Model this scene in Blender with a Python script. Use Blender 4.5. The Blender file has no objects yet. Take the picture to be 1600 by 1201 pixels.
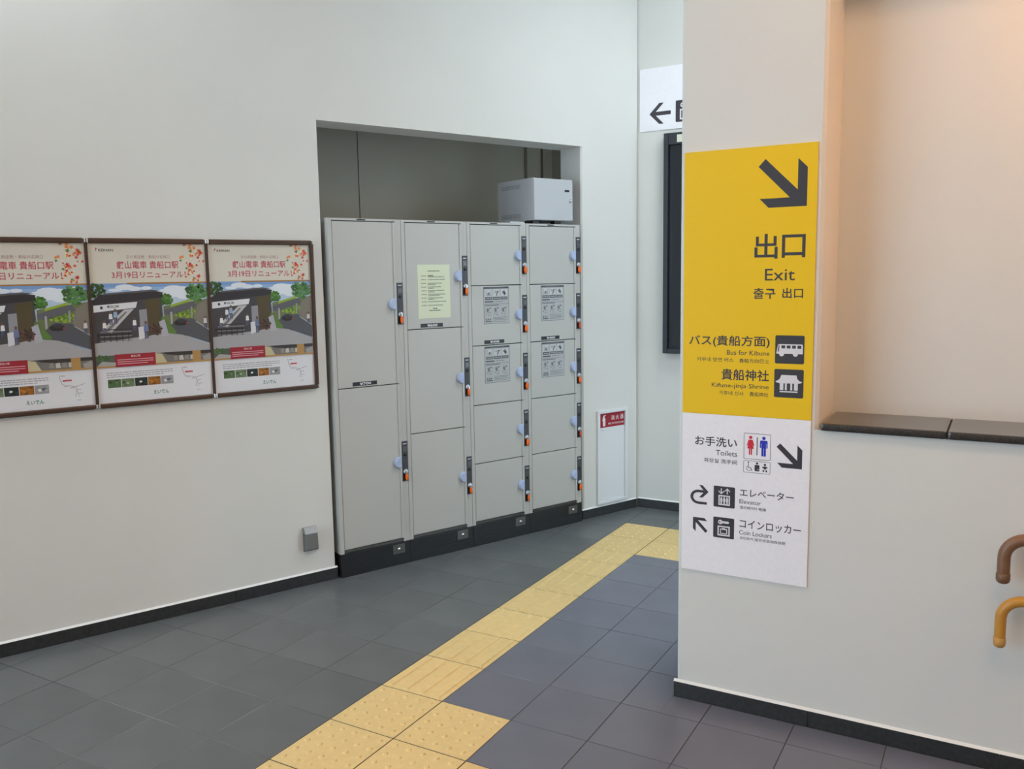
import bpy, bmesh, math, random
from mathutils import Vector, Matrix

# ------------------------------------------------------------------ camera, world, exposure
scene = bpy.context.scene
COL = scene.collection
F_PX = 1352.743
CAM_X = Vector((0.99987058, -0.0019898, -0.01596464))
CAM_U = Vector((0.01608816, 0.12366477, 0.99219363))
CAM_F = Vector((0.0, 0.99232206, -0.12368077))
cd = bpy.data.cameras.new('camera')
cam = bpy.data.objects.new('camera', cd)
COL.objects.link(cam)
cd.sensor_fit = 'HORIZONTAL'
cd.sensor_width = 36.0
cd.lens = F_PX / 1600.0 * 36.0
cd.clip_start = 0.05
cam.matrix_world = Matrix((
    (CAM_X.x, CAM_U.x, -CAM_F.x, 0.0),
    (CAM_X.y, CAM_U.y, -CAM_F.y, 0.0),
    (CAM_X.z, CAM_U.z, -CAM_F.z, 1.6),
    (0, 0, 0, 1)))
scene.camera = cam

world = bpy.data.worlds.new('World')
scene.world = world
world.use_nodes = True
bg = world.node_tree.nodes['Background']
bg.inputs[0].default_value = (0.70, 0.86, 1.0, 1)      # overcast daylight
bg.inputs[1].default_value = 4.4
scene.view_settings.view_transform = 'Standard'
scene.view_settings.look = 'None'
scene.view_settings.gamma = 1.0
scene.view_settings.use_curve_mapping = False
scene.view_settings.exposure = -0.05

LAMP_COOL = (0.90, 0.98, 1.0)
LAMP_WARM = (1.0, 0.62, 0.35)
CEIL_STRENGTH = 16.5
WARM_STRENGTH = 25.0
NICHE_STRENGTH = 66.0
NICHE_COLOR = (1.0, 0.37, 0.05)

TW = math.radians(53.42)
TB = math.radians(60.208)
ROT_W = math.radians(90) - TW            # locker wall frame: x along wall to the right, y into the wall
ROT_B = -(math.radians(90) - TB)         # pillar / floor grid frame: x = to the right, y = away
MW = Matrix.Rotation(ROT_W, 4, 'Z')
MBF = Matrix.Rotation(ROT_B, 4, 'Z')

# ------------------------------------------------------------------ materials
def srgb(r, g, b):
    def c(v):
        v /= 255.0
        return v / 12.92 if v <= 0.04045 else ((v + 0.055) / 1.055) ** 2.4
    return (c(r), c(g), c(b), 1.0)

MATS = {}
def mat(name, col, rough=0.6, metal=0.0, var=0.0, vscale=8.0, bump=0.0, bscale=300.0, spec=0.5,
        emit=None, estr=0.0, rand=0.0, coat=0.0):
    if name in MATS:
        return MATS[name]
    m = bpy.data.materials.new(name)
    m.use_nodes = True
    nt = m.node_tree
    p = nt.nodes['Principled BSDF']
    p.inputs['Base Color'].default_value = col
    p.inputs['Roughness'].default_value = rough
    p.inputs['Metallic'].default_value = metal
    p.inputs['Specular IOR Level'].default_value = spec
    if coat:
        p.inputs['Coat Weight'].default_value = coat
        p.inputs['Coat Roughness'].default_value = 0.15
    tc = None
    if var or bump:
        tc = nt.nodes.new('ShaderNodeTexCoord')
    if var or rand:
        hsv = nt.nodes.new('ShaderNodeHueSaturation')
        hsv.inputs['Color'].default_value = col
        val = None
        if var:
            n = nt.nodes.new('ShaderNodeTexNoise')
            n.inputs['Scale'].default_value = vscale
            n.inputs['Detail'].default_value = 5
            nt.links.new(tc.outputs['Object'], n.inputs['Vector'])
            mr = nt.nodes.new('ShaderNodeMapRange')
            mr.inputs['From Min'].default_value = 0.3
            mr.inputs['From Max'].default_value = 0.7
            mr.inputs['To Min'].default_value = 1 - var
            mr.inputs['To Max'].default_value = 1 + var
            nt.links.new(n.outputs['Fac'], mr.inputs['Value'])
            val = mr.outputs[0]
        if rand:
            oi = nt.nodes.new('ShaderNodeObjectInfo')
            mr2 = nt.nodes.new('ShaderNodeMapRange')
            mr2.inputs['To Min'].default_value = 1 - rand
            mr2.inputs['To Max'].default_value = 1 + rand
            nt.links.new(oi.outputs['Random'], mr2.inputs['Value'])
            if val is None:
                val = mr2.outputs[0]
            else:
                mu = nt.nodes.new('ShaderNodeMath')
                mu.operation = 'MULTIPLY'
                nt.links.new(val, mu.inputs[0])
                nt.links.new(mr2.outputs[0], mu.inputs[1])
                val = mu.outputs[0]
        nt.links.new(val, hsv.inputs['Value'])
        nt.links.new(hsv.outputs[0], p.inputs['Base Color'])
    if bump:
        n2 = nt.nodes.new('ShaderNodeTexNoise')
        n2.inputs['Scale'].default_value = bscale
        n2.inputs['Detail'].default_value = 3
        nt.links.new(tc.outputs['Object'], n2.inputs['Vector'])
        b = nt.nodes.new('ShaderNodeBump')
        b.inputs['Strength'].default_value = bump
        b.inputs['Distance'].default_value = 0.002
        nt.links.new(n2.outputs['Fac'], b.inputs['Height'])
        nt.links.new(b.outputs[0], p.inputs['Normal'])
    if emit:
        p.inputs['Emission Color'].default_value = (*emit, 1)
        p.inputs['Emission Strength'].default_value = estr
    MATS[name] = m
    return m

def flat(name, r, g, b, rough=0.7):
    return mat(name, srgb(r, g, b), rough)

M_WALL = mat('painted_wall', srgb(222, 221, 216), 0.75, var=0.012, vscale=3, bump=0.25, bscale=260)
M_CEIL = mat('ceiling_white', srgb(232, 232, 228), 0.8)
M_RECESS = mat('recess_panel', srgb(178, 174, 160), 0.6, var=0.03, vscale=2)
M_STONE = mat('black_granite', srgb(44, 46, 47), 0.45, var=0.25, vscale=60, bump=0.15, bscale=200)
M_CAULK = mat('white_sealant', srgb(232, 232, 230), 0.5)
M_TILE = mat('grey_porcelain_tile', srgb(97, 100, 102), 0.32, var=0.10, vscale=4, bump=0.06, bscale=180, rand=0.06)
M_TILE_BLUE = mat('blue_grey_porcelain_tile', srgb(106, 109, 122), 0.25, var=0.05, vscale=4, bump=0.05, bscale=180, rand=0.04)
M_PLATE = mat('dull_steel_plate', srgb(110, 109, 104), 0.4, metal=0.9)
M_TACT = mat('yellow_tactile_tile', srgb(226, 198, 138), 0.55, var=0.05, vscale=30, bump=0.25, bscale=500, rand=0.03)
M_LEDGE = mat('polished_granite', srgb(56, 53, 51), 0.14, var=0.35, vscale=150, coat=0.3)
M_LOCK = mat('locker_grey_steel', srgb(190, 189, 184), 0.42, var=0.01, vscale=2, bump=0.03, bscale=700)
M_LOCKDARK = mat('gap_shade_and_mark_grey', srgb(70, 70, 68), 0.6)  # paints the shade in the door gaps; also colours marks on plates
M_PLINTH = mat('black_plinth', srgb(26, 28, 29), 0.4)
M_STEEL = mat('brushed_steel', srgb(150, 148, 142), 0.25, metal=1.0)
M_CHROME = mat('chrome', srgb(215, 215, 215), 0.15, metal=1.0)
M_PULL = mat('lavender_plastic', srgb(176, 190, 222), 0.4)
M_PANEL = mat('dark_lock_plastic', srgb(58, 60, 66), 0.4)
M_CYL = mat('satin_metal', srgb(200, 204, 212), 0.3, metal=0.6)
M_BLACK = mat('black_plastic', srgb(24, 24, 26), 0.4)
M_ORANGE = mat('orange_plastic', srgb(250, 108, 10), 0.35)
M_RED_ORANGE = mat('red_orange_plastic', srgb(222, 70, 30), 0.35)
M_BROWN = mat('brown_anodised_frame', srgb(78, 58, 48), 0.35, metal=0.3)
M_CABWHITE = mat('white_painted_steel', srgb(228, 230, 232), 0.4)
M_BOXGREY = mat('grey_painted_box', srgb(190, 192, 196), 0.45, bump=0.04, bscale=600)
M_OUTLET = mat('grey_outlet_plastic', srgb(112, 113, 112), 0.5)
M_OUTLETTOP = mat('silver_outlet_top', srgb(176, 176, 178), 0.35, metal=0.4)
M_YELLOW = mat('sign_yellow', srgb(244, 200, 26), 0.5, spec=0.25, bump=0.04, bscale=400)
M_WHITE_SIGN = mat('sign_white', srgb(246, 243, 248), 0.5, spec=0.3, var=0.02, vscale=90)
M_INK = flat('sign_ink', 52, 47, 52, 0.5)
M_SIGNWHITE = flat('pictogram_white', 228, 226, 230, 0.5)
M_RED = flat('pictogram_red', 214, 44, 66)
M_BLUE = flat('pictogram_blue', 38, 52, 190)
M_DISPLAY = mat('display_frame', srgb(36, 40, 46), 0.35, spec=0.3)
M_BEZEL = mat('display_bezel', srgb(28, 31, 36), 0.35, spec=0.2)
M_GLASS = mat('display_glass', srgb(9, 10, 12), 0.08, spec=0.12)
M_HR_BROWN = mat('brown_handrail', srgb(128, 92, 66), 0.38, var=0.05, vscale=40)
M_HR_BROWNCAP = mat('brown_handrail_cap', srgb(116, 84, 58), 0.45)
M_HR_YEL = mat('ochre_handrail', srgb(196, 138, 52), 0.38, var=0.04, vscale=40)
M_HR_YELCAP = mat('ochre_handrail_cap', srgb(198, 148, 78), 0.45)
M_LABELRED = flat('label_red', 158, 28, 44)

def grout_mat():
    m = bpy.data.materials.new('grout')
    m.use_nodes = True
    nt = m.node_tree
    p = nt.nodes['Principled BSDF']
    p.inputs['Roughness'].default_value = 0.9
    tc = nt.nodes.new('ShaderNodeTexCoord')
    n = nt.nodes.new('ShaderNodeTexNoise')
    n.inputs['Scale'].default_value = 1.6
    n.inputs['Detail'].default_value = 4
    nt.links.new(tc.outputs['Object'], n.inputs['Vector'])
    r = nt.nodes.new('ShaderNodeValToRGB')
    r.color_ramp.elements[0].position = 0.42
    r.color_ramp.elements[0].color = srgb(62, 60, 60)
    r.color_ramp.elements[1].position = 0.60
    r.color_ramp.elements[1].color = srgb(176, 174, 170)
    nt.links.new(n.outputs['Fac'], r.inputs[0])
    nt.links.new(r.outputs[0], p.inputs['Base Color'])
    return m
M_GROUT = grout_mat()
M_GROUT_DARK = mat('dark_grout', srgb(58, 54, 52), 0.9)

# ------------------------------------------------------------------ mesh helpers
class MB:
    """collects polygons with material slots; build() links ONE mesh object"""
    def __init__(self):
        self.v = []; self.f = []; self.mi = []; self.mats = []; self.smooth = []
    def _m(self, m):
        if m not in self.mats:
            self.mats.append(m)
        return self.mats.index(m)
    def poly(self, pts, m, smooth=False):
        b = len(self.v)
        self.v += [tuple(p) for p in pts]
        self.f.append(tuple(range(b, b + len(pts))))
        self.mi.append(self._m(m)); self.smooth.append(smooth)
    def add(self, verts, faces, m, smooth=False):
        b = len(self.v)
        self.v += [tuple(p) for p in verts]
        k = self._m(m)
        for f in faces:
            self.f.append(tuple(b + i for i in f)); self.mi.append(k); self.smooth.append(smooth)
    def box(self, x0, x1, y0, y1, z0, z1, m, bev=0.0):
        if bev <= 0:
            vs = [(x0,y0,z0),(x1,y0,z0),(x1,y1,z0),(x0,y1,z0),(x0,y0,z1),(x1,y0,z1),(x1,y1,z1),(x0,y1,z1)]
            fs = [(0,3,2,1),(4,5,6,7),(0,1,5,4),(1,2,6,5),(2,3,7,6),(3,0,4,7)]
            self.add(vs, fs, m); return
        bm = bmesh.new()
        bmesh.ops.create_cube(bm, size=1)
        for v in bm.verts:
            v.co = Vector(((x0+x1)/2 + v.co.x*(x1-x0), (y0+y1)/2 + v.co.y*(y1-y0), (z0+z1)/2 + v.co.z*(z1-z0)))
        bmesh.ops.bevel(bm, geom=bm.edges[:], offset=bev, segments=2, affect='EDGES', profile=0.6)
        self.from_bm(bm, m)
    def from_bm(self, bm, m, smooth=False):
        bm.verts.index_update()
        self.add([v.co[:] for v in bm.verts], [[v.index for v in f.verts] for f in bm.faces], m, smooth)
        bm.free()
    def prism_z(self, pts, z0, z1, m):
        """pts counter-clockwise (x,y)"""
        n = len(pts)
        vs = [(x, y, z0) for x, y in pts] + [(x, y, z1) for x, y in pts]
        fs = [tuple(range(n-1, -1, -1)), tuple(range(n, 2*n))]
        fs += [(i, (i+1) % n, n+(i+1) % n, n+i) for i in range(n)]
        self.add(vs, fs, m)
    def prism_y(self, pts, y0, y1, m):
        """pts (x,z) counter-clockwise seen from -y; y0 is the front"""
        n = len(pts)
        vs = [(x, y0, z) for x, z in pts] + [(x, y1, z) for x, z in pts]
        fs = [tuple(range(n)), tuple(range(2*n-1, n-1, -1))]
        fs += [((i+1) % n, i, n+i, n+(i+1) % n) for i in range(n)]
        self.add(vs, fs, m)
    def prism_x(self, pts, x0, x1, m):
        """pts (y,z)"""
        n = len(pts)
        vs = [(x0, y, z) for y, z in pts] + [(x1, y, z) for y, z in pts]
        fs = [tuple(range(n)), tuple(range(2*n-1, n-1, -1))]
        fs += [((i+1) % n, i, n+i, n+(i+1) % n) for i in range(n)]
        self.add(vs, fs, m)
    def lathe_y(self, cx, cz, prof, m, seg=16, smooth=True):
        """profile [(radius, y)...] turned about the y axis through cx,cz"""
        n = len(prof)
        vs = []
        for k in range(seg):
            a = 2*math.pi*k/seg
            for r, y in prof:
                vs.append((cx + r*math.cos(a), y, cz + r*math.sin(a)))
        fs = []
        for k in range(seg):
            k2 = (k+1) % seg
            for i in range(n-1):
                fs.append((k*n+i, k2*n+i, k2*n+i+1, k*n+i+1))
        self.add(vs, fs, m, smooth)
    def mesh(self, name):
        me = bpy.data.meshes.new(name)
        me.from_pydata(self.v, [], self.f)
        for m in self.mats:
            me.materials.append(m)
        me.polygons.foreach_set('material_index', self.mi)
        me.polygons.foreach_set('use_smooth', self.smooth)
        me.update()
        return me
    def build(self, name, parent=None, fix=True):
        me = self.mesh(name)
        if fix:
            fix_normals(me)
        return link(name, me, parent)

def fix_normals(me):
    bm = bmesh.new(); bm.from_mesh(me)
    bmesh.ops.recalc_face_normals(bm, faces=bm.faces[:])
    bm.to_mesh(me); bm.free()

def link(name, me, parent=None):
    o = bpy.data.objects.new(name, me)
    COL.objects.link(o)
    if parent is not None:
        o.parent = parent
    return o

def place(o, frame, x, y, z=0.0):
    R = MW if frame == 'W' else MBF
    o.location = R @ Vector((x, y, z))
    o.rotation_euler = (0, 0, ROT_W if frame == 'W' else ROT_B)

def thing(name, label, cat, frame, x, y, z=0.0, group=None):
    o = bpy.data.objects.new(name, None)
    COL.objects.link(o)
    o.empty_display_size = 0.1
    place(o, frame, x, y, z)
    tag(o, label, cat, group)
    return o

def tag(o, label, cat, group=None):
    o['label'] = label; o['category'] = cat
    if group:
        o['group'] = group
    return o

def struct(o, label=None, cat=None):
    o['kind'] = 'structure'
    if label:
        o['label'] = label
    if cat:
        o['category'] = cat
    return o

# text -> flat mesh in (x, z), fitted to a box
_TXT = {}
def text_geo(s, bold=0.0):
    key = (s, bold)
    if key in _TXT:
        return _TXT[key]
    cu = bpy.data.curves.new('lettering_curve', 'FONT')
    cu.body = s
    cu.size = 1.0
    cu.offset = bold
    cu.resolution_u = 3
    o = bpy.data.objects.new('lettering_tmp', cu)
    COL.objects.link(o)
    dg = bpy.context.evaluated_depsgraph_get()
    ev = o.evaluated_get(dg)
    me = ev.to_mesh()
    vs = [(v.co.x, v.co.y) for v in me.vertices]
    fs = [tuple(p.vertices) for p in me.polygons]
    ev.to_mesh_clear()
    bpy.data.objects.remove(o)
    bpy.data.curves.remove(cu)
    _TXT[key] = (vs, fs)
    return _TXT[key]

def put_text(mb, s, x0, x1, z0, z1, y, m, bold=0.0, align='fit'):
    vs, fs = text_geo(s, bold)
    if not vs:
        return
    ax0 = min(v[0] for v in vs); ax1 = max(v[0] for v in vs)
    az0 = min(v[1] for v in vs); az1 = max(v[1] for v in vs)
    sx = (x1-x0)/(ax1-ax0); sz = (z1-z0)/(az1-az0)
    mb.add([(x0+(a-ax0)*sx, y, z0+(b-az0)*sz) for a, b in vs], [f for f in fs], m)

def ell(cx, cz, rx, rz, n=14, a0=0.0, a1=2*math.pi):
    full = abs(a1-a0-2*math.pi) < 1e-6
    k = n if full else n+1
    return [(cx+rx*math.cos(a0+(a1-a0)*i/n), cz+rz*math.sin(a0+(a1-a0)*i/n)) for i in range(k)]

def rrect(x0, x1, z0, z1, r, n=4):
    pts = []
    for cx, cz, a in ((x1-r, z0+r, -90), (x1-r, z1-r, 0), (x0+r, z1-r, 90), (x0+r, z0+r, 180)):
        for i in range(n+1):
            t = math.radians(a+90*i/n)
            pts.append((cx+r*math.cos(t), cz+r*math.sin(t)))
    return pts

def flatpoly(mb, pts, y, m):
    mb.poly([(x, y, z) for x, z in pts], m)

def rect(mb, x0, x1, z0, z1, y, m):
    mb.poly([(x0, y, z0), (x1, y, z0), (x1, y, z1), (x0, y, z1)], m)

def ring(mb, x0, x1, z0, z1, r, t, y, m):
    o = rrect(x0, x1, z0, z1, r); i = rrect(x0+t, x1-t, z0+t, z1-t, max(r-t, 0.0005))
    n = len(o)
    for k in range(n):
        k2 = (k+1) % n
        mb.poly([(o[k][0], y, o[k][1]), (o[k2][0], y, o[k2][1]), (i[k2][0], y, i[k2][1]), (i[k][0], y, i[k][1])], m)

# ------------------------------------------------------------------ constants of the place
WY = 4.205          # locker wall surface
CEIL = 3.75
PY = 3.03           # pillar wall surface (floor-grid frame)
FY = 5.53           # far wall surface
PX = -1.030         # pillar's free edge
NX = -0.540         # left side of the shelf niche
PASS_END = 2.0      # end of the passage behind the pillar
BACK_X = -2.6
W_END = -2.0        # the hall is open to daylight beyond this end of the locker wall
W_CORNER = 4.178    # locker wall meets far wall
NI0, NI1, NIZ = 1.912, 3.690, 2.403   # locker recess opening

# ------------------------------------------------------------------ walls
def build_walls():
    c = 0.010
    m = MB()
    m.prism_z([(W_END, WY), (NI0, WY), (NI0, WY+0.20), (W_END, WY+0.20)], 0, NIZ, M_WALL)
    m.prism_z([(NI1+c, WY), (W_CORNER, WY), (W_CORNER+0.09, WY+0.20), (NI1, WY+0.20), (NI1, WY+c)], 0, NIZ, M_WALL)
    m.prism_z([(W_END, WY), (W_CORNER, WY), (W_CORNER+0.09, WY+0.20), (W_END, WY+0.20)], NIZ, CEIL, M_WALL)
    o = m.build('wall_left'); place(o, 'W', 0, 0); struct(o, 'white wall with the locker recess', 'wall')
    # recess behind the lockers
    m = MB()
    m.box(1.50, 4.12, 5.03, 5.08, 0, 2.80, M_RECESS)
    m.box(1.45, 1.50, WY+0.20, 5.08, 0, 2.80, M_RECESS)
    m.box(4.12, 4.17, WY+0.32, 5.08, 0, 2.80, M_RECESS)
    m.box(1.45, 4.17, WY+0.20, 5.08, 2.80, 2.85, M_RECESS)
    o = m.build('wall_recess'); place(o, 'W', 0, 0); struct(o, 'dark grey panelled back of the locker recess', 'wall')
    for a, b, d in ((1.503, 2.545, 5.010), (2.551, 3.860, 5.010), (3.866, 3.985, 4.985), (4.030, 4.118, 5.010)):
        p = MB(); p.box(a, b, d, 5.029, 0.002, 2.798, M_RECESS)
        p.build('panel', o)
    # far wall
    m = MB()
    m.box(-2.30, PASS_END, FY, FY+0.2, 0, CEIL, M_WALL)
    o = m.build('wall_back'); place(o, 'B', 0, 0); struct(o, 'white far wall across the passage', 'wall')
    # pillar wall with shelf niche
    X2 = 4.0
    m = MB()
    m.prism_z([(PX+c, PY), (NX, PY), (NX, PY+0.45), (PX, PY+0.45), (PX, PY+c)], 0, 1.066, M_WALL)
    m.prism_z([(PX+c, PY), (NX-0.012, PY), (NX, PY+0.012), (NX, PY+0.45), (PX, PY+0.45), (PX, PY+c)], 1.066, 2.75, M_WALL)
    m.prism_z([(PX+c, PY), (NX, PY), (NX, PY+0.45), (PX, PY+0.45), (PX, PY+c)], 2.75, CEIL, M_WALL)
    o = m.build('wall_right'); place(o, 'B', 0, 0); struct(o, 'off-white pillar carrying the guidance sign', 'wall')
    m = MB(); m.box(NX, X2, PY, PY+0.45, 0, 1.066, M_WALL)
    o = m.build('wall_right_base'); place(o, 'B', 0, 0); struct(o, 'off-white wall below the granite ledge', 'wall')
    m = MB(); m.box(NX, X2, PY+0.282, PY+0.45, 1.066, 2.75, M_WALL)
    o = m.build('wall_niche'); place(o, 'B', 0, 0); struct(o, 'back of the shelf niche', 'wall')
    m = MB(); m.box(NX, X2, PY, PY+0.45, 2.75, CEIL, M_WALL)
    o = m.build('wall_right_head'); place(o, 'B', 0, 0); struct(o, 'wall above the shelf niche', 'wall')
    m = MB(); m.box(2.2, X2, PY, PY+0.282, 1.066, 2.75, M_WALL)
    o = m.build('wall_right_end'); place(o, 'B', 0, 0); struct(o, 'wall closing the right end of the shelf niche', 'wall')
    m = MB(); m.box(PASS_END, PASS_END+0.2, PY+0.45, 4.3, 0, CEIL, M_WALL)  # unseen wall, put in to hold back daylight from the passage
    o = m.build('wall_passage'); place(o, 'B', 0, 0); struct(o, 'unseen white end wall added to limit daylight from the passage behind the pillar', 'wall')
    # ceiling
    m = MB()
    m.box(-6.5, X2, -3.0, PY+0.45, CEIL, CEIL+0.1, M_CEIL)
    m.box(-6.5, PASS_END+0.2, PY+0.45, FY+0.2, CEIL, CEIL+0.1, M_CEIL)
    o = m.build('ceiling'); place(o, 'B', 0, 0); struct(o, 'plain white ceiling', 'ceiling')
    # unseen walls added right and behind the camera to block daylight; left open
    m = MB(); m.box(3.8, X2, -3.0, PY, 0, CEIL, M_WALL)
    o = m.build('wall_side'); place(o, 'B', 0, 0); struct(o, 'unseen white side wall added to block daylight', 'wall')
    m = MB(); m.box(BACK_X, X2, -3.2, -3.0, 0, CEIL, M_WALL)
    o = m.build('wall_rear'); place(o, 'B', 0, 0); struct(o, 'unseen white wall added behind the camera to block daylight', 'wall')

def skirting(name, frame, pieces, label):
    """pieces: (x0, x1, y_surface) runs along x"""
    root = None
    for i, (a, b, y) in enumerate(pieces):
        m = MB()
        m.box(a+0.0008, b-0.0008, y-0.010, y, 0.0, 0.060, M_STONE, 0.0015)
        if root is None:
            root = bpy.data.objects.new(name, None); COL.objects.link(root)
            place(root, frame, 0, 0)
            struct(root, label, 'baseboard')
        m.build('baseboard_tile', root)
        s = MB()
        s.prism_x([(y-0.0095, 0.060), (y, 0.060), (y, 0.068), (y-0.003, 0.066)], a, b, M_CAULK)
        s.build('sealant_bead', root)
    return root

def build_skirting():
    xs = [0.773+0.592*k for k in range(-6, 3)]
    xs = [x for x in xs if x < NI0-0.05]
    pcs = []
    prev = W_END
    for x in xs:
        if x <= prev: continue
        pcs.append((prev, x, WY)); prev = x
    pcs.append((prev, NI0+0.012, WY))
    pcs.append((NI1-0.012, W_CORNER-0.003, WY))
    skirting('baseboard_left', 'W', pcs, 'black stone baseboard below the locker wall')
    skirting('baseboard_back', 'B', [(-2.172+0.6*k, -2.172+0.6*(k+1), FY) for k in range(6)], 'black stone baseboard on the far wall')
    pcs = [(PX-0.010, -0.545, PY)] + [(-0.545+0.59*k, -0.545+0.59*(k+1), PY) for k in range(7)]
    r = skirting('baseboard_right', 'B', pcs, 'black stone baseboard around the pillar wall')
    m = MB()
    m.box(PX-0.010, PX, PY+0.0005, PY+0.45, 0, 0.060, M_STONE, 0.0015)
    m.build('baseboard_tile', r)

# ------------------------------------------------------------------ floor
def clip(poly, a, b, c):
    """keep a*x+b*y<=c"""
    out = []
    n = len(poly)
    for i in range(n):
        p, q = poly[i], poly[(i+1) % n]
        dp = a*p[0]+b*p[1]-c; dq = a*q[0]+b*q[1]-c
        if dp <= 0: out.append(p)
        if (dp < 0 < dq) or (dq < 0 < dp):
            t = dp/(dp-dq)
            out.append((p[0]+(q[0]-p[0])*t, p[1]+(q[1]-p[1])*t))
    return out

def area(p):
    return 0.5*sum(p[i][0]*p[(i+1) % len(p)][1]-p[(i+1) % len(p)][0]*p[i][1] for i in range(len(p)))

# locker-wall plane expressed in the floor-grid frame
_nw = MBF.inverted() @ (MW @ Vector((0, 1, 0)))
WLIM = (_nw.x, _nw.y, WY-0.010)
# the line inside the recess where the plinths stand
def project(x, y, z=0.0):
    P = MBF @ Vector((x, y, z)) - Vector((0, 0, 1.6))
    d = P.dot(CAM_F)
    if d < 0.1:
        return None
    return (800+F_PX*P.dot(CAM_X)/d, 600.5-F_PX*P.dot(CAM_U)/d)

def in_view(poly):
    cx = sum(p[0] for p in poly)/len(poly); cy = sum(p[1] for p in poly)/len(poly)
    if cy > PY and (-cx)/cy < 1.03/PY*0.93:
        return False
    qs = [project(*p) for p in poly]
    if any(q is None for q in qs):
        return False
    return max(q[0] for q in qs) > -15 and min(q[0] for q in qs) < 1615 and min(q[1] for q in qs) < 1215

GAP = 0.0014
def tile_mesh(polys, m, th=0.012, ch=0.0010):
    mb = MB()
    for p in polys:
        if area(p) < 0: p = p[::-1]
        n = len(p)
        # inset by chamfer
        ins = []
        for i in range(n):
            a, b, c = p[i-1], p[i], p[(i+1) % n]
            def nrm(u, v):
                dx, dy = v[0]-u[0], v[1]-u[1]; L = math.hypot(dx, dy) or 1e-9
                return (-dy/L, dx/L)
            n1, n2 = nrm(a, b), nrm(b, c)
            k = 1+n1[0]*n2[0]+n1[1]*n2[1]
            ins.append((b[0]+ch*(n1[0]+n2[0])/max(k, .3), b[1]+ch*(n1[1]+n2[1])/max(k, .3)))
        vs = [(x, y, -th) for x, y in p]+[(x, y, -ch*0.8) for x, y in p]+[(x, y, 0) for x, y in ins]
        fs = [(i, (i+1) % n, n+(i+1) % n, n+i) for i in range(n)]
        fs += [(n+i, n+(i+1) % n, 2*n+(i+1) % n, 2*n+i) for i in range(n)]
        fs.append(tuple(range(2*n, 3*n)))
        mb.add(vs, fs, m)
    return mb

def dots(mb, x0, x1, y0, y1, m, nx=5, ny=5):
    px = 0.0575
    for i in range(nx):
        for j in range(ny):
            cx = (x0+x1)/2+(i-(nx-1)/2)*px; cy = (y0+y1)/2+(j-(ny-1)/2)*min(px, (y1-y0)/ny)
            seg = 10
            vs = [(cx+0.0112*math.cos(2*math.pi*k/seg), cy+0.0112*math.sin(2*math.pi*k/seg), 0) for k in range(seg)]
            vs += [(cx+0.0062*math.cos(2*math.pi*k/seg), cy+0.0062*math.sin(2*math.pi*k/seg), 0.0055) for k in range(seg)]
            fs = [(k, (k+1) % seg, seg+(k+1) % seg, seg+k) for k in range(seg)]+[tuple(range(seg, 2*seg))]
            mb.add(vs, fs, m, False)

def bars(mb, x0, x1, y0, y1, m):
    for i in range(4):
        cx = (x0+x1)/2+(i-1.5)*0.075
        w, t, L = 0.0130, 0.0090, 0.006
        a, b = y0+L, y1-L
        vs = [(cx-w, a, 0), (cx+w, a, 0), (cx+w, b, 0), (cx-w, b, 0),
              (cx-t, a+0.005, 0.0055), (cx+t, a+0.005, 0.0055), (cx+t, b-0.005, 0.0055), (cx-t, b-0.005, 0.0055)]
        mb.add(vs, [(4, 5, 6, 7), (0, 1, 5, 4), (1, 2, 6, 5), (2, 3, 7, 6), (3, 0, 4, 7)], m)

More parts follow.
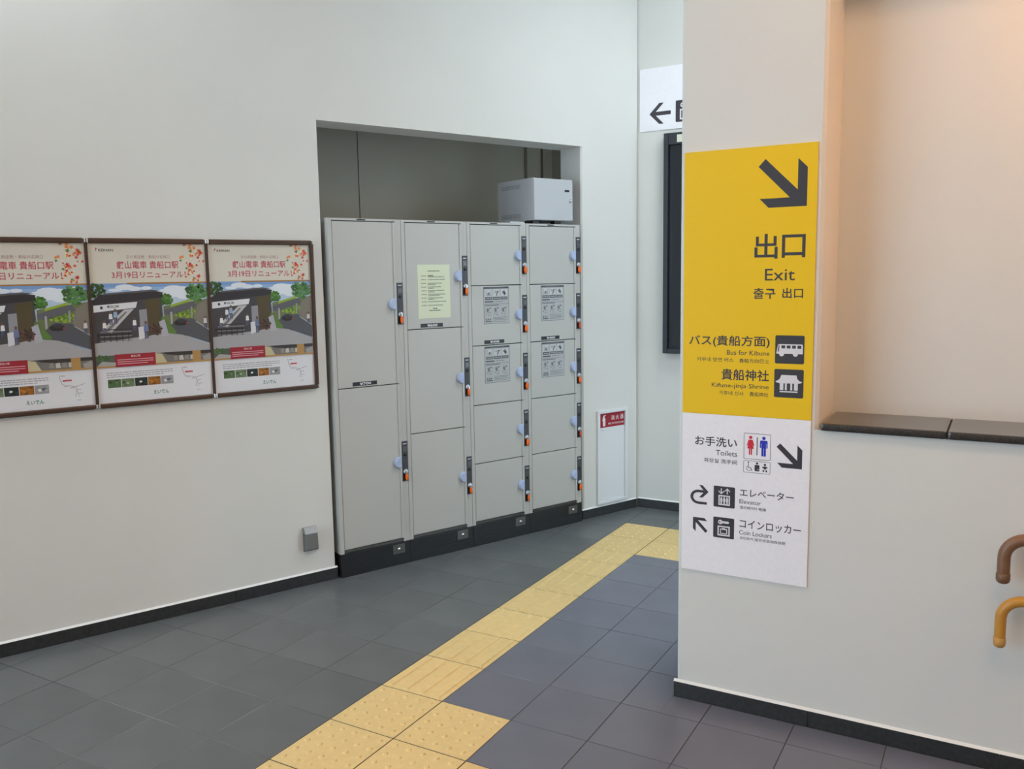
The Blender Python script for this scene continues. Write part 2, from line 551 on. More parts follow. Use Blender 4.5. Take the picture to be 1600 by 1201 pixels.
def build_floor():
    m = MB()
    m.box(-7.0, -2.092, -3.0, FY+0.2, -0.08, -0.0016, M_GROUT)
    m.box(-2.092, 4.0, -3.0, FY+0.2, -0.08, -0.0016, M_GROUT_DARK)
    fl = m.build('floor'); place(fl, 'B', 0, 0)
    struct(fl, 'dark grey tiled floor with a yellow tactile path', 'floor')
    XB = [0.287, 0.590, 0.892, 1.195, 1.498, 1.800, 2.090, 2.388]
    XB = [0.287-0.3025*k for k in range(12, 0, -1)]+XB+[2.388+0.3003*k for k in range(1, 14)]
    YA = [2.570+0.3033*k for k in range(-15, 12)]
    T1 = [2.570+0.3033*k for k in range(-8, 0)]+[2.570, 2.878, 3.181, 3.480, 3.791, 4.097, 4.324, 4.536, 4.816, 5.114]
    tact = []       # (B0, B1, A0, A1, kind)
    for a, b in zip(T1[:-1], T1[1:]):
        kind = 'bar' if (2.56 < a < 4.5) else 'dot'
        if a < 1.6: kind = 'bar'
        tact.append((1.800, 2.090, a, b, kind))
    y0, y1 = T1[7], 2.570
    tact.append((1.498, 1.800, y0, y1, 'dot'))
    y00 = T1[6]
    tact.append((1.498, 1.800, y00, y0, 'dot'))
    tact.append((1.195, 1.498, y00, y0, 'barx'))
    tact.append((0.892, 1.195, y00, y0, 'barx'))
    tact.append((1.498, 1.800, 4.536, 4.816, 'dot'))
    tact.append((1.498, 1.800, 4.816, 5.114, 'dot'))
    rest = MB()
    GT = 0.0024
    shared = {}
    for b0, b1, a0, a1, kind in tact:
        P = [(-b1+GT, a0+GT), (-b0-GT, a0+GT), (-b0-GT, a1-GT), (-b1+GT, a1-GT)]
        cx, cy = -(b0+b1)/2, (a0+a1)/2
        key = (round(b1-b0, 3), round(a1-a0, 3), kind)
        if key not in shared:
            Q = [(x-cx, y-cy) for x, y in P]
            mb = tile_mesh([Q], M_TACT)
            xa, xb, ya, yb = Q[0][0], Q[1][0], Q[0][1], Q[2][1]
            if kind == 'dot': dots(mb, xa, xb, ya, yb, M_TACT)
            elif kind == 'bar': bars(mb, xa, xb, ya, yb, M_TACT)
            else:
                t = MB(); bars(t, ya, yb, xa, xb, M_TACT)
                mb.add([(y, x, z) for x, y, z in t.v], [f[::-1] for f in t.f], M_TACT)
            shared[key] = mb.mesh('tactile_tile')
        o = link('tactile_tile', shared[key], fl)
        o.location = (cx, cy, 0)
    n = 0
    for b0, b1 in zip(XB[:-1], XB[1:]):
        cov = [(a0, a1) for c0, c1, a0, a1, k in tact if abs(c0-b0) < .02]
        for a0, a1 in zip(YA[:-1], YA[1:]):
            ivs = [(a0, a1)]
            for c0, c1 in cov:
                nx = []
                for s, e in ivs:
                    if c1 <= s+.004 or c0 >= e-.004: nx.append((s, e)); continue
                    if c0 > s+.012: nx.append((s, c0))
                    if c1 < e-.012: nx.append((c1, e))
                ivs = nx
            for s, e in ivs:
                P = [(-b1+GAP, s+GAP), (-b0-GAP, s+GAP), (-b0-GAP, e-GAP), (-b1+GAP, e-GAP)]
                full = abs(e-s-0.3033) < .001
                MT = M_TILE if (b0 > 1.95 or s > 5.0) else M_TILE_BLUE
                A0 = area(P)
                Q = clip(P, *WLIM)
                if len(Q) < 3: continue
                Q = clip(Q, 0, 1, FY-0.010)
                if len(Q) < 3: continue
                polys = []
                R1 = clip(Q, 1, 0, PX-0.010)                 # left of the pillar
                R2 = clip(clip(Q, -1, 0, -(PX-0.010)), 0, 1, PY-0.010) if len(Q) >= 3 else []
                R3 = clip(clip(Q, -1, 0, -(PX-0.010)), 0, -1, -(PY+0.46))
                polys = [r for r in (R1, R2, R3) if len(r) >= 3 and abs(area(r)) > 2e-5]
                if not polys: continue
                if abs(sum(abs(area(r)) for r in polys)-abs(A0)) < 1e-5: polys = [P]
                view = any(in_view(r) for r in polys)
                if not view:
                    t = tile_mesh(polys, MT); rest.add(t.v, t.f, MT); continue
                if polys == [P] and full:
                    key = ('g', round(b1-b0, 3), MT.name)
                    cx, cy = -(b0+b1)/2, (s+e)/2
                    if key not in shared:
                        shared[key] = tile_mesh([[(x-cx, y-cy) for x, y in P]], MT).mesh('floor_tile')
                    o = link('floor_tile', shared[key], fl); o.location = (cx, cy, 0)
                else:
                    r = polys[0]
                    cx = sum(p[0] for p in r)/len(r); cy = sum(p[1] for p in r)/len(r)
                    me = tile_mesh([[(x-cx, y-cy) for x, y in q] for q in polys], MT).mesh('floor_tile')
                    o = link('floor_tile', me, fl); o.location = (cx, cy, 0)
                n += 1
    o = rest.build('floor_tile_field', fl, fix=False)
    o['kind'] = 'stuff'
    print('floor tiles', n)

# ------------------------------------------------------------------ lockers
U_W = 0.429
U0 = 1.936
LY = 4.178          # locker front plane
LZ0, LZ1 = 0.148, 1.901

def half_disc_mesh():
    m = MB()
    pts = [(0.018, -0.030), (0.018, 0.030)]+[(0.010-0.028*math.sin(t), 0.030*math.cos(t)) for t in [math.pi*i/14 for i in range(15)]]
    pts2 = pts[1:]+pts[:1]
    n = len(pts)
    # outline, front smaller for a softened edge
    ring0 = [(x, 0.0, z) for x, z in pts]
    ring1 = [(x, -0.018, z) for x, z in pts]
    ring2 = [(x*0.85, -0.023, z*0.87) for x, z in pts]
    vs = ring0+ring1+ring2
    fs = []
    for i in range(n):
        j = (i+1) % n
        fs += [(i, j, n+j, n+i), (n+i, n+j, 2*n+j, 2*n+i)]
    fs.append(tuple(range(2*n, 3*n)))
    m.add(vs, fs, M_PULL)
    me = m.mesh('handle'); fix_normals(me)
    return me

def lock_meshes():
    m = MB()
    m.box(0.0, 0.037, -0.005, 0.0, -0.1135, 0.1135, M_PANEL, 0.002)
    m.box(0.004, 0.033, -0.0058, -0.005, 0.092, 0.106, flat('panel_navy', 66, 70, 88))
    for k in range(4):
        rect(m, 0.006+0.006*k, 0.010+0.006*k, 0.096, 0.102, -0.0062, M_SIGNWHITE)
    m.box(0.006, 0.030, -0.0058, -0.005, 0.056, 0.084, flat('panel_window', 86, 88, 86, 0.2))
    m.lathe_y(0.018, 0.038, [(0.0, -0.0085), (0.008, -0.0085), (0.010, -0.005)], M_BLACK)
    m.box(0.003, 0.034, -0.0056, -0.005, -0.108, -0.072, M_BLACK)
    panel = m.mesh('lock_panel'); fix_normals(panel)
    c = MB()
    c.lathe_y(0.019, -0.058, [(0.0, -0.015), (0.0095, -0.015), (0.0115, -0.013), (0.0120, -0.009), (0.0140, -0.008), (0.0140, -0.005)], M_CYL)
    c.box(0.0165, 0.0215, -0.022, -0.014, -0.070, -0.054, M_CHROME, 0.001)
    cyl = c.mesh('lock_cylinder'); fix_normals(cyl)
    tags = []
    for col, rx in ((M_ORANGE, 0.0125), (M_RED_ORANGE, 0.0075), (M_ORANGE, 0.0095)):
        t = MB()
        bm = bmesh.new()
        bmesh.ops.create_uvsphere(bm, u_segments=14, v_segments=8, radius=1.0)
        for v in bm.verts:
            v.co = Vector((0.019+v.co.x*rx, -0.0165+v.co.y*0.0045, -0.087+v.co.z*0.0225))
        t.from_bm(bm, col, True)
        me = t.mesh('key_tag'); tags.append(me)
    return panel, cyl, tags

def sticker_mesh():
    g = flat('sticker_grey', 178, 180, 180, 0.5); d = flat('sticker_ink', 84, 86, 96); l = flat('sticker_line', 120, 122, 126)
    hi = flat('sticker_pale', 200, 202, 202)
    m = MB()
    W, H = 0.183, 0.217
    m.box(0, W, -0.0006, 0, -H, 0, d)
    rect(m, 0.002, W-0.002, -H+0.002, -0.011, -0.0007, g)
    y = -0.0010
    for k in range(14):
        rect(m, 0.04+0.0075*k, 0.045+0.0075*k, -0.008, -0.003, y, l)
    for k in range(3):                                   # upper pictograms: locker, coin, key
        cx = 0.036+0.056*k
        rect(m, cx-0.023, cx+0.023, -0.056, -0.015, -0.0008, hi)
        rect(m, cx-0.025, cx+0.025, -0.076, -0.060, y, d)
        for q in range(5):
            rect(m, cx-0.018+0.008*q, cx-0.0135+0.008*q, -0.071, -0.065, -0.0012, hi)
        if k == 0:
            for a, b, c2, e in ((-.017, -.015, -.05, -.02), (.015, .017, -.05, -.02), (-.017, .017, -.052, -.05)):
                rect(m, cx+a, cx+b, c2, e, y, d)
            flatpoly(m, [(cx-.011, -.047), (cx+.011, -.047), (cx+.007, -.034), (cx-.005, -.031)], y, l)
        elif k == 1:
            flatpoly(m, ell(cx-.008, -.030, .007, .007), y, d)
            flatpoly(m, ell(cx-.008, -.030, .0045, .0045), -0.0012, hi)
            flatpoly(m, [(cx-.004, -.054), (cx+.004, -.054), (cx+.014, -.030), (cx+.004, -.026)], y, l)
            rect(m, cx+.006, cx+.018, -.030, -.024, y, d)
        else:
            flatpoly(m, [(cx-.014, -.030), (cx+.002, -.020), (cx+.014, -.040), (cx+.006, -.053), (cx-.002, -.046)], y, l)
            flatpoly(m, ell(cx+.004, -.040, .007, .007), y, d)
            rect(m, cx-.012, cx+.002, -.038, -.034, y, d)
    rect(m, 0.008, 0.070, -0.091, -0.084, y, d)
    rect(m, 0.080, 0.140, -0.089, -0.086, y, l)
    rect(m, 0.002, W-0.002, -0.1015, -0.1000, y, d)
    rect(m, 0.008, 0.110, -0.111, -0.105, y, l)
    for k in range(3):                                   # lower pictograms
        cx = 0.034+0.056*k
        flatpoly(m, [(cx-.016, -.130), (cx-.006, -.122), (cx+.004, -.134), (cx-.004, -.152), (cx-.012, -.146)], y, l)
        rect(m, cx+.004, cx+.016, -.128, -.122, y, d)
        rect(m, cx+.000, cx+.016, -.152, -.149, y, l)
        rect(m, cx-.018, cx-.013, -.160, -.154, y, d)
        rect(m, cx-.006, cx+.014, -.166, -.163, y, l)
    for k in range(3):
        flatpoly(m, [(0.012+0.014*k, -.196), (0.023+0.014*k, -.196), (0.0175+0.014*k, -.182)], y, d)
    for k in range(4):
        rect(m, 0.066, 0.172-0.012*(k % 2), -.181-.008*k, -.1785-.008*k, y, l)
    rect(m, 0.010, 0.055, -.206, -.201, y, d)
    return m.mesh('instruction_sticker')

def door_mesh(h):
    m = MB()
    m.box(0.0, 0.3505, 0.0, 0.010, 0.0, h, M_LOCK, 0.0018)
    m.box(0.3505, 0.3640, -0.006, 0.010, 0.0, h, M_LOCK, 0.0018)
    me = m.mesh('door'); fix_normals(me)
    return me

def build_lockers():
    handle = half_disc_mesh(); panel, cyl, tags = lock_meshes(); stick = sticker_mesh()
    labels = ['grey coin locker column with two tall doors, beside the posters',
              'grey coin locker column with three doors and a taped pale notice',
              'grey coin locker column with five small doors, second from the right end',
              'grey coin locker column with five small doors under the metal box, right end']
    prices = {(0, 0): '¥700', (1, 0): '¥600', (2, 1): '¥400', (3, 1): '¥400'}
    doors = [2, 3, 5, 5]
    dm = {}
    pl = MB()
    rnd = random.Random(4)
    for u in range(4):
        root = thing('coin_locker', labels[u], 'locker', 'W', U0+u*U_W, LY, 0, 'coin lockers in the recess')
        b = MB()
        w = U_W
        b.box(0.0008, w-0.0008, 0.0125, 0.60, 0.128, 1.915, M_LOCK)
        b.box(0.0008, 0.0235, 0.0, 0.0125, 0.128, 1.915, M_LOCK, 0.002)
        b.box(0.3905, w-0.0008, 0.0, 0.0125, 0.128, 1.915, M_LOCK, 0.002)
        b.box(0.0235, 0.3905, 0.0, 0.0125, 1.9035, 1.915, M_LOCK, 0.001)
        b.build('body', root)
        g = MB(); g.box(0.0240, 0.3900, 0.0113, 0.0126, 0.150, 1.903, M_LOCKDARK); g.build('door_gap_shade', root)  # dark sheet whose colour stands for the shade in the door gaps
        s = MB(); s.prism_x([(0.005, 0.129), (0.0125, 0.129), (0.0125, 0.146), (0.0015, 0.146)], 0.0240, 0.3860, M_STEEL)
        s.build('sill_strip', root)
        k = MB(); k.box(0.168, 0.218, -0.0008, 0.0, 1.9055, 1.9125, M_BLACK)
        for q in range(5):
            rect(k, 0.172+0.009*q, 0.178+0.009*q, 1.9075, 1.9105, -0.0010, M_LOCKDARK)
        k.build('maker_plate', root)
        # plinth
        p = MB()
        p.box(0.0006, w-0.0006, 0.0, 0.58, 0.050, 0.1275, M_PLINTH, 0.0015)
        p.box(0.0006, w-0.0006, -0.004, 0.58, 0.0, 0.050, M_PLINTH, 0.0015)
        pl_o = p.build('plinth', root)
        q = MB()
        q.box(0.316, 0.392, -0.003, 0.0, 0.065, 0.117, M_PLATE, 0.001)
        q.lathe_y(0.354, 0.091, [(0.0, -0.010), (0.008, -0.010), (0.0095, -0.003)], M_CHROME)
        q.build('coin_box_lock', pl_o)
        n = doors[u]
        hh = (LZ1-LZ0)/n
        if n not in dm: dm[n] = door_mesh(hh-0.005)
        for d in range(n):
            zt = LZ1-d*hh
            zb = zt-hh
            do = link('door', dm[n], root); do.location = (0.0255, 0.0, zb+0.0025)
            ho = link('handle', handle, do); ho.location = (0.3345, 0.0, hh/2-0.004)
            ho['label'] = 'pale lavender half-round pull'
            if (u, d) in prices:
                t = MB()
                t.box(0.083, 0.228, -0.0010, 0.0, 0.006, 0.027, M_BLACK)
                put_text(t, prices[(u, d)], 0.125, 0.192, 0.0095, 0.0235, -0.0014, M_SIGNWHITE, 0.02)
                t.build('price_label', do, fix=False)
            if u >= 2 and d in (1, 2):
                so = link('instruction_sticker', stick, do)
                so.location = (0.084, 0.0, hh-0.011)
            lp = link('lock_panel', panel, root); lp.location = (0.3915, 0.0, zb+hh/2)
            co = link('lock_cylinder', cyl, lp)
            ti = 0
            if (u, d) in ((3, 1), (3, 3)): ti = 1
            elif u < 2 or (u, d) in ((2, 4),): ti = 2
            to = link('key_tag', tags[ti], lp)
            to['label'] = 'orange oval key tag'
    # notice on a door of the second column
    z1 = 1.673
    nt = thing('paper_notice', 'pale green paper notice taped on a locker door', 'notice', 'W', U0+U_W+0.0965, LY-0.0012, 1.375)
    m = MB(); m.box(0, 0.211, 0, 0.0008, 0, 0.298, flat('notice_paper', 222, 228, 200)); m.build('sheet', nt)
    t = MB(); ink = flat('notice_ink', 120, 126, 112); dk = flat('notice_ink_dark', 70, 74, 68)
    rnd = random.Random(7)
    def line(x0, x1, z, hgt=0.0042, c=ink):
        x = x0
        while x < x1:
            w_ = rnd.uniform(0.004, 0.012)
            rect(t, x, min(x+w_, x1), z, z+hgt, -0.0003, c); x += w_+0.0022
    line(0.065, 0.145, 0.260, 0.006)
    z = 0.234
    for i in range(9):
        line(0.022, 0.056, z, 0.0042)
        if i == 0: line(0.066, 0.100, z, 0.006, dk)
        line(0.066, rnd.uniform(0.15, 0.19), z-(0.006 if i == 0 else 0))
        if i in (2, 3, 4, 5, 6): line(0.066, rnd.uniform(0.09, 0.17), z-0.0075)
        z -= 0.0205
    line(0.096, 0.124, 0.052, 0.005, dk); line(0.070, 0.144, 0.041, 0.005, dk)
    t.build('print', nt, fix=False)

# ------------------------------------------------------------------ metal box on top of the lockers
def build_box():
    root = thing('equipment_box', 'grey vented metal box with a key lock, on top of the lockers', 'box', 'W', 3.300, 4.200, 1.915)
    m = MB(); m.box(0.0, 0.312, 0.002, 0.365, 0.024, 0.276, M_BOXGREY, 0.002); m.build('body', root)
    d = MB(); d.box(0.003, 0.309, -0.004, 0.002, 0.027, 0.273, M_BOXGREY, 0.0015); do = d.build('door', root)
    p = MB(); p.box(0.246, 0.281, -0.0065, -0.004, 0.200, 0.213, M_BLACK, 0.0008)
    for k in range(3): rect(p, 0.252+0.009*k, 0.257+0.009*k, 0.204, 0.209, -0.0068, M_LOCKDARK)
    p.build('latch_plate', do)
    c = MB(); c.lathe_y(0.288, 0.146, [(0.0, -0.016), (0.006, -0.016), (0.008, -0.010), (0.011, -0.008), (0.011, -0.004)], M_CHROME)
    c.box(0.2865, 0.2895, -0.028, -0.014, 0.138, 0.149, M_CHROME); c.build('key_lock', do)
    v = MB(); vd = flat('vent_slot', 132, 136, 146)
    for z0 in (0.045, 0.222):
        for r in range(3):
            for k in range(16):
                y = 0.130+0.0125*k
                v.box(-0.0010, 0.0004, y, y+0.006, z0+r*0.009, z0+r*0.009+0.0055, vd)
    v.build('vent_slots', root)['kind'] = 'stuff'
    for x in (0.030, 0.200):
        f = MB(); f.box(x-0.02, x+0.03, 0.02, 0.06, 0.0, 0.024, M_BLACK, 0.002); f.build('foot', root)
        f = MB(); f.box(x-0.02, x+0.03, 0.28, 0.34, 0.0, 0.024, M_BLACK, 0.002); f.build('foot', root)
    b = MB(); b.box(-0.170, -0.060, 0.012, 0.20, 0.0, 0.012, M_BOXGREY, 0.001)
    o = b.build('metal_plate'); place(o, 'W', 3.300, 4.200, 1.915)
    tag(o, 'small grey metal plate lying beside the box on the lockers', 'plate')

# ------------------------------------------------------------------ posters
def poster_print():
    m = MB()
    W, H = 0.508, 0.715
    C = {}
    def c(r, g, b):
        k = 'print_%d_%d_%d' % (r, g, b)
        return mat(k, srgb(r, g, b), 0.35)
    Y = [0.0]
    def lay(n): return -0.00025*n
    cnt = [0]
    def P(pts, n, col):
        cnt[0] = (cnt[0]+1) % 12
        flatpoly(m, [(u*W, (1-v)*H) for u, v in pts], lay(n)-0.00002*cnt[0], c(*col))
    def Rr(u0, u1, v0, v1, n, col): P([(u0, v1), (u1, v1), (u1, v0), (u0, v0)], n, col)
    def E(u, v, ru, rv, n, col, k=12): P([(u+ru*math.cos(2*math.pi*i/k), v+rv*math.sin(2*math.pi*i/k)) for i in range(k)], n, col)
    def T(s, u0, u1, v0, v1, n, col, b=0.0): put_text(m, s, u0*W, u1*W, (1-v1)*H, (1-v0)*H, lay(n), c(*col), b)
    rnd = random.Random(11)
    def bush(u, v, ru, rv, n, cols, k=26, s=0.02):
        k = int(k*3.0); s *= 0.62
        for i in range(k):
            a = rnd.uniform(0, 6.28); r = math.sqrt(rnd.random())
            E(u+ru*r*math.cos(a), v+rv*r*math.sin(a), s*rnd.uniform(.6, 1.3), s*.7*rnd.uniform(.6, 1.3), n+(i % 3), rnd.choice(cols), 7)
    # heading
    Rr(0, 1, 0, .25, 1, (218, 212, 198))
    E(.068, .035, .006, .006, 2, (200, 60, 40)); E(.062, .045, .004, .004, 2, (60, 60, 60))
    T('KEIHAN', .085, .205, .036, .052, 2, (70, 70, 70), .02)
    T('京の奥座敷・貴船の玄関口', .31, .68, .075, .096, 2, (172, 130, 136))
    T('叡山電車 貴船口駅', .225, .755, .112, .160, 2, (186, 62, 84), .012)
    T('3月19日リニューアル！', .18, .815, .178, .220, 2, (186, 62, 84), .012)
    leafc = [(214, 62, 44), (226, 84, 48), (196, 44, 48), (232, 140, 70), (96, 140, 80), (220, 70, 60)]
    for i in range(52):
        v = rnd.uniform(0.0, .24); u = rnd.gauss(.88+.04*math.sin(v*26), .055)
        if u > .985 or u < .755+.05*(v > .17): continue
        r = rnd.uniform(.010, .024); a0 = rnd.uniform(0, 6.28); pts = []
        for k in range(10):
            rr = r if k % 2 == 0 else r*.42
            pts.append((u+rr*math.cos(a0+k*math.pi/5), min(.247, max(.003, v+rr*.71*math.sin(a0+k*math.pi/5)))))
        P(pts, 2+i % 4, rnd.choice(leafc))
    for i in range(16):
        E(rnd.gauss(.89, .05), rnd.uniform(.02, .235), .006, .0045, 6, (244, 236, 190), 6)
    # main picture
    Rr(0, 1, .25, .70, 1, (186, 206, 228))
    Rr(0, 1, .25, .275, 2, (122, 160, 212)); Rr(0, 1, .275, .30, 2, (148, 180, 220)); Rr(0, 1, .30, .33, 2, (170, 196, 226))
    for u, v, a, b in ((.28, .275, .08, .018), (.36, .285, .06, .014), (.70, .29, .09, .022), (.78, .305, .08, .03), (.62, .31, .07, .02), (.9, .28, .06, .015), (.46, .283, .05, .012), (.68, .325, .10, .02), (.80, .34, .08, .02), (.20, .292, .06, .010)):
        E(u, v, a, b, 3, (226, 234, 242))
    Rr(.30, 1, .247, .256, 4, (170, 122, 62))
    bush(.05, .30, .07, .05, 4, [(54, 86, 44), (70, 104, 52), (40, 66, 36)])
    bush(.62, .36, .06, .035, 4, [(70, 120, 50), (96, 146, 62), (60, 100, 46)])
    P([(.60, .60), (.60, .40), (1, .36), (1, .60)], 4, (112, 122, 84))
    bush(.80, .45, .10, .03, 5, [(150, 176, 60), (110, 150, 50), (80, 110, 50)], 22)
    P([(.60, .455), (.60, .425), (.87, .375), (.90, .41), (.66, .46)], 8, (96, 96, 102))
    P([(.66, .41), (.85, .372), (.85, .358), (.66, .394)], 9, (150, 176, 52))
    Rr(.655, .672, .44, .52, 9, (170, 170, 172)); Rr(.84, .855, .41, .48, 9, (150, 150, 152))
    P([(.84, .56), (.90, .40), (1, .36), (1, .60)], 9, (128, 122, 112))
    bush(.90, .315, .10, .055, 10, [(74, 124, 62), (96, 150, 80), (56, 96, 52), (86, 136, 70)], 44)
    P([(.60, .56), (.72, .48), (.86, .49), (1, .57), (1, .655), (.80, .60)], 12, (84, 86, 92))
    P([(.88, .505), (1, .565), (1, .570), (.875, .507)], 13, (200, 200, 200))
    E(.745, .512, .062, .020, 14, (44, 42, 44)); E(.75, .500, .036, .014, 14, (60, 58, 62)); Rr(.79, .805, .51, .52, 15, (190, 60, 50))
    P([(.52, .58), (.585, .46), (.70, .57), (.66, .60)], 12, (96, 128, 62))
    P([(0, .35), (.58, .33), (.60, .60), (0, .62)], 11, (72, 70, 74))
    P([(0, .62), (.60, .575), (.75, .59), (1, .665), (1, .70), (0, .70)], 13, (168, 166, 168))
    P([(.0, .36), (.07, .318), (.50, .300), (.60, .312), (.585, .345), (.46, .352), (.02, .382)], 14, (50, 48, 54))
    P([(.10, .312), (.50, .294), (.59, .303), (.50, .305), (.10, .322)], 15, (92, 88, 92))
    P([(.44, .36), (.57, .345), (.56, .57), (.45, .59)], 14, (84, 74, 50))
    P([(.01, .385), (.375, .368), (.36, .405), (.01, .428)], 16, (224, 224, 228))
    T('貴船口駅', .12, .22, .386, .402, 17, (60, 60, 66), .02); E(.075, .400, .012, .010, 17, (60, 60, 66))
    P([(.06, .54), (.26, .415), (.345, .41), (.14, .56)], 15, (190, 188, 190))
    P([(.09, .545), (.27, .428), (.285, .430), (.12, .55)], 16, (120, 118, 120))
    for k in range(6): Rr(.05, .31, .535+.014*k, .541+.014*k, 16, (138, 136, 138) if k % 2 else (60, 58, 60))
    for k in range(6): Rr(.03+.05*k, .036+.05*k, .555, .615, 17, (40, 38, 40))
    Rr(.02, .30, .568, .573, 17, (40, 38, 40))
    P([(.385, .42), (.45, .415), (.452, .60), (.385, .605)], 16, (148, 148, 154))
    P([(.37, .53), (.42, .525), (.42, .60), (.37, .61)], 17, (216, 216, 220))
    P([(.55, .50), (.60, .485), (.63, .59), (.57, .60)], 16, (176, 176, 184))
    bush(.52, .55, .05, .04, 16, [(58, 46, 44), (84, 60, 54), (120, 70, 70), (48, 44, 48)], 18, .014)
    for u, v, s, col in ((.145, .455, .9, (226, 226, 232)), (.185, .445, 1.0, (150, 176, 206)), (.09, .51, .9, (232, 230, 226)), (.34, .50, .9, (228, 228, 232)), (.435, .535, 1.2, (110, 120, 160)), (.965, .505, .9, (210, 206, 206))):
        E(u, v-.028*s, .010*s, .010*s, 18, (110, 84, 70), 8)
        P([(u-.018*s, v+.018*s), (u+.018*s, v+.018*s), (u+.014*s, v-.018*s), (u-.014*s, v-.018*s)], 18, col)
        P([(u-.013*s, v+.058*s), (u-.003*s, v+.058*s), (u+.001*s, v+.018*s), (u-.014*s, v+.018*s)], 18, (92, 96, 120))
        P([(u+.004*s, v+.056*s), (u+.013*s, v+.056*s), (u+.014*s, v+.018*s), (u, v+.018*s)], 18, (80, 84, 108))
    # strip of small pictures
    Rr(0, 1, .70, .765, 14, (120, 116, 112))
    Rr(0, .16, .70, .765, 15, (84, 92, 80)); bush(.05, .715, .05, .02, 16, [(60, 96, 50), (84, 116, 70)], 14, .014)
    P([(0, .765), (.16, .765), (.16, .745), (.05, .735)], 19, (166, 164, 162))
    P([(.50, .765), (.60, .765), (.56, .71), (.50, .70)], 16, (196, 186, 150))
    P([(.55, .70), (1, .70), (1, .72), (.72, .725), (.60, .715)], 17, (58, 54, 54))
    for k in range(4): P([(.66+.05*k, .755), (.70+.05*k, .755), (.69+.05*k, .722), (.66+.05*k, .728)], 17, (196, 194, 190) if k % 2 else (148, 140, 130))
    Rr(.83, .905, .70, .765, 18, (178, 138, 82)); P([(.92, .74), (1, .72), (1, .765), (.93, .765)], 18, (160, 156, 152))
    Rr(.155, .50, .695, .775, 19, (158, 36, 52))
    T('貴船口駅', .29, .37, .703, .716, 20, (240, 220, 220))
    for k in range(3): Rr(.175, .48-.05*(k == 2), .728+.013*k, .733+.013*k, 20, (216, 160, 166))
    Rr(0, 1, .765, .775, 18, (186, 140, 74))
    # foot
    Rr(0, 1, .775, 1, 1, (226, 226, 230))
    for k in range(3):
        x = .08
        while x < .64-.1*(k == 2):
            w = rnd.uniform(.01, .04); Rr(x, x+w, .808+.013*k, .814+.013*k, 2, (170, 170, 176)); x += w+.006
    th = [(84, 110, 70), (110, 130, 96), (34, 44, 40), (150, 96, 36), (150, 150, 152)]
    for k in range(5):
        u = .085+.113*k
        Rr(u, u+.108, .852, .905, 2, th[k])
        for q in range(9):
            b = th[k]; f = rnd.uniform(.5, 1.6)
            E(u+rnd.uniform(.015, .093), rnd.uniform(.860, .897), .014, .007, 3+q % 3, tuple(min(255, int(x*f)) for x in b), 6)
    E(.36, .878, .016, .008, 7, (220, 224, 226), 4)
    pts = [(.73, .80), (.735, .83), (.75, .86), (.80, .868), (.85, .878), (.86, .90), (.845, .94)]
    def polyline(pts, w, n, col):
        for (a, b), (c2, d) in zip(pts[:-1], pts[1:]):
            L = math.hypot(c2-a, (d-b)*1.41) or 1; nx, ny = -(d-b)*1.41/L*w, (c2-a)/L*w/1.41
            P([(a+nx, b+ny), (a-nx, b-ny), (c2-nx, d-ny), (c2+nx, d+ny)], n, col)
    polyline(pts, .002, 2, (150, 150, 156)); polyline([(.85, .878), (.93, .862)], .002, 2, (150, 150, 156)); polyline([(.86, .90), (.875, .94)], .002, 2, (170, 170, 176))
    Rr(.755, .825, .832, .841, 3, (196, 70, 84))
    for k in range(9):
        a = pts[min(k*6//8, 6)]; Rr(a[0]+.01, a[0]+.045, a[1]+.004+.002*k, a[1]+.008+.002*k, 2, (176, 176, 182))
    T('えいでん', .465, .60, .940, .966, 2, (40, 120, 104), .02)
    me = m.mesh('print')
    return me

def build_posters():
    pr = poster_print()
    zt, zb = 1.798, 1.040
    names = ['brown-framed station poster cut off by the left edge of the picture',
             'middle one of the three brown-framed station posters',
             'brown-framed station poster nearest the lockers']
    edges = [(0.275, 0.797), (0.797, 1.319), (1.319, 1.858)]
    paper = flat('poster_paper', 226, 226, 228, 0.4)
    for i, (a, b) in enumerate(edges):
        r = thing('framed_poster', names[i], 'poster', 'W', a, WY, zb, 'station posters on the locker wall')
        w = b-a; h = zt-zb
        rw = 0.0065 if i < 2 else 0.020
        m = MB(); m.box(0.004, w-0.004, -0.012, -0.001, 0.006, h-0.006, paper); m.build('sheet', r)
        po = link('print', pr, r); po.location = (0.0068, -0.0122, 0.0215)
        for nm, x0, x1, z0, z1 in (('top_rail', 0.010, w-0.010, h-0.024, h), ('bottom_rail', 0.010, w-0.010, 0, 0.0215)):
            f = MB(); f.box(x0, x1, -0.025, 0, z0, z1, M_BROWN, 0.006); f.build(nm, r)
        f = MB(); f.box(0.0003, 0.0065, -0.021, 0, 0.015, h-0.015, M_BROWN, 0.002); f.build('side_rail', r)
        f = MB(); f.box(w-rw, w-0.0003, -0.021 if i < 2 else -0.025, 0, 0.015, h-0.015, M_BROWN, 0.002 if i < 2 else 0.006); f.build('side_rail', r)
        for x0 in (0.0002, w-0.0098):
            for z in (0.001, h-0.022):
                k = MB(); k.box(x0, x0+0.0096, -0.0262, 0, z, z+0.021, M_CHROME, 0.0035)
                k.build('corner_joint', r)

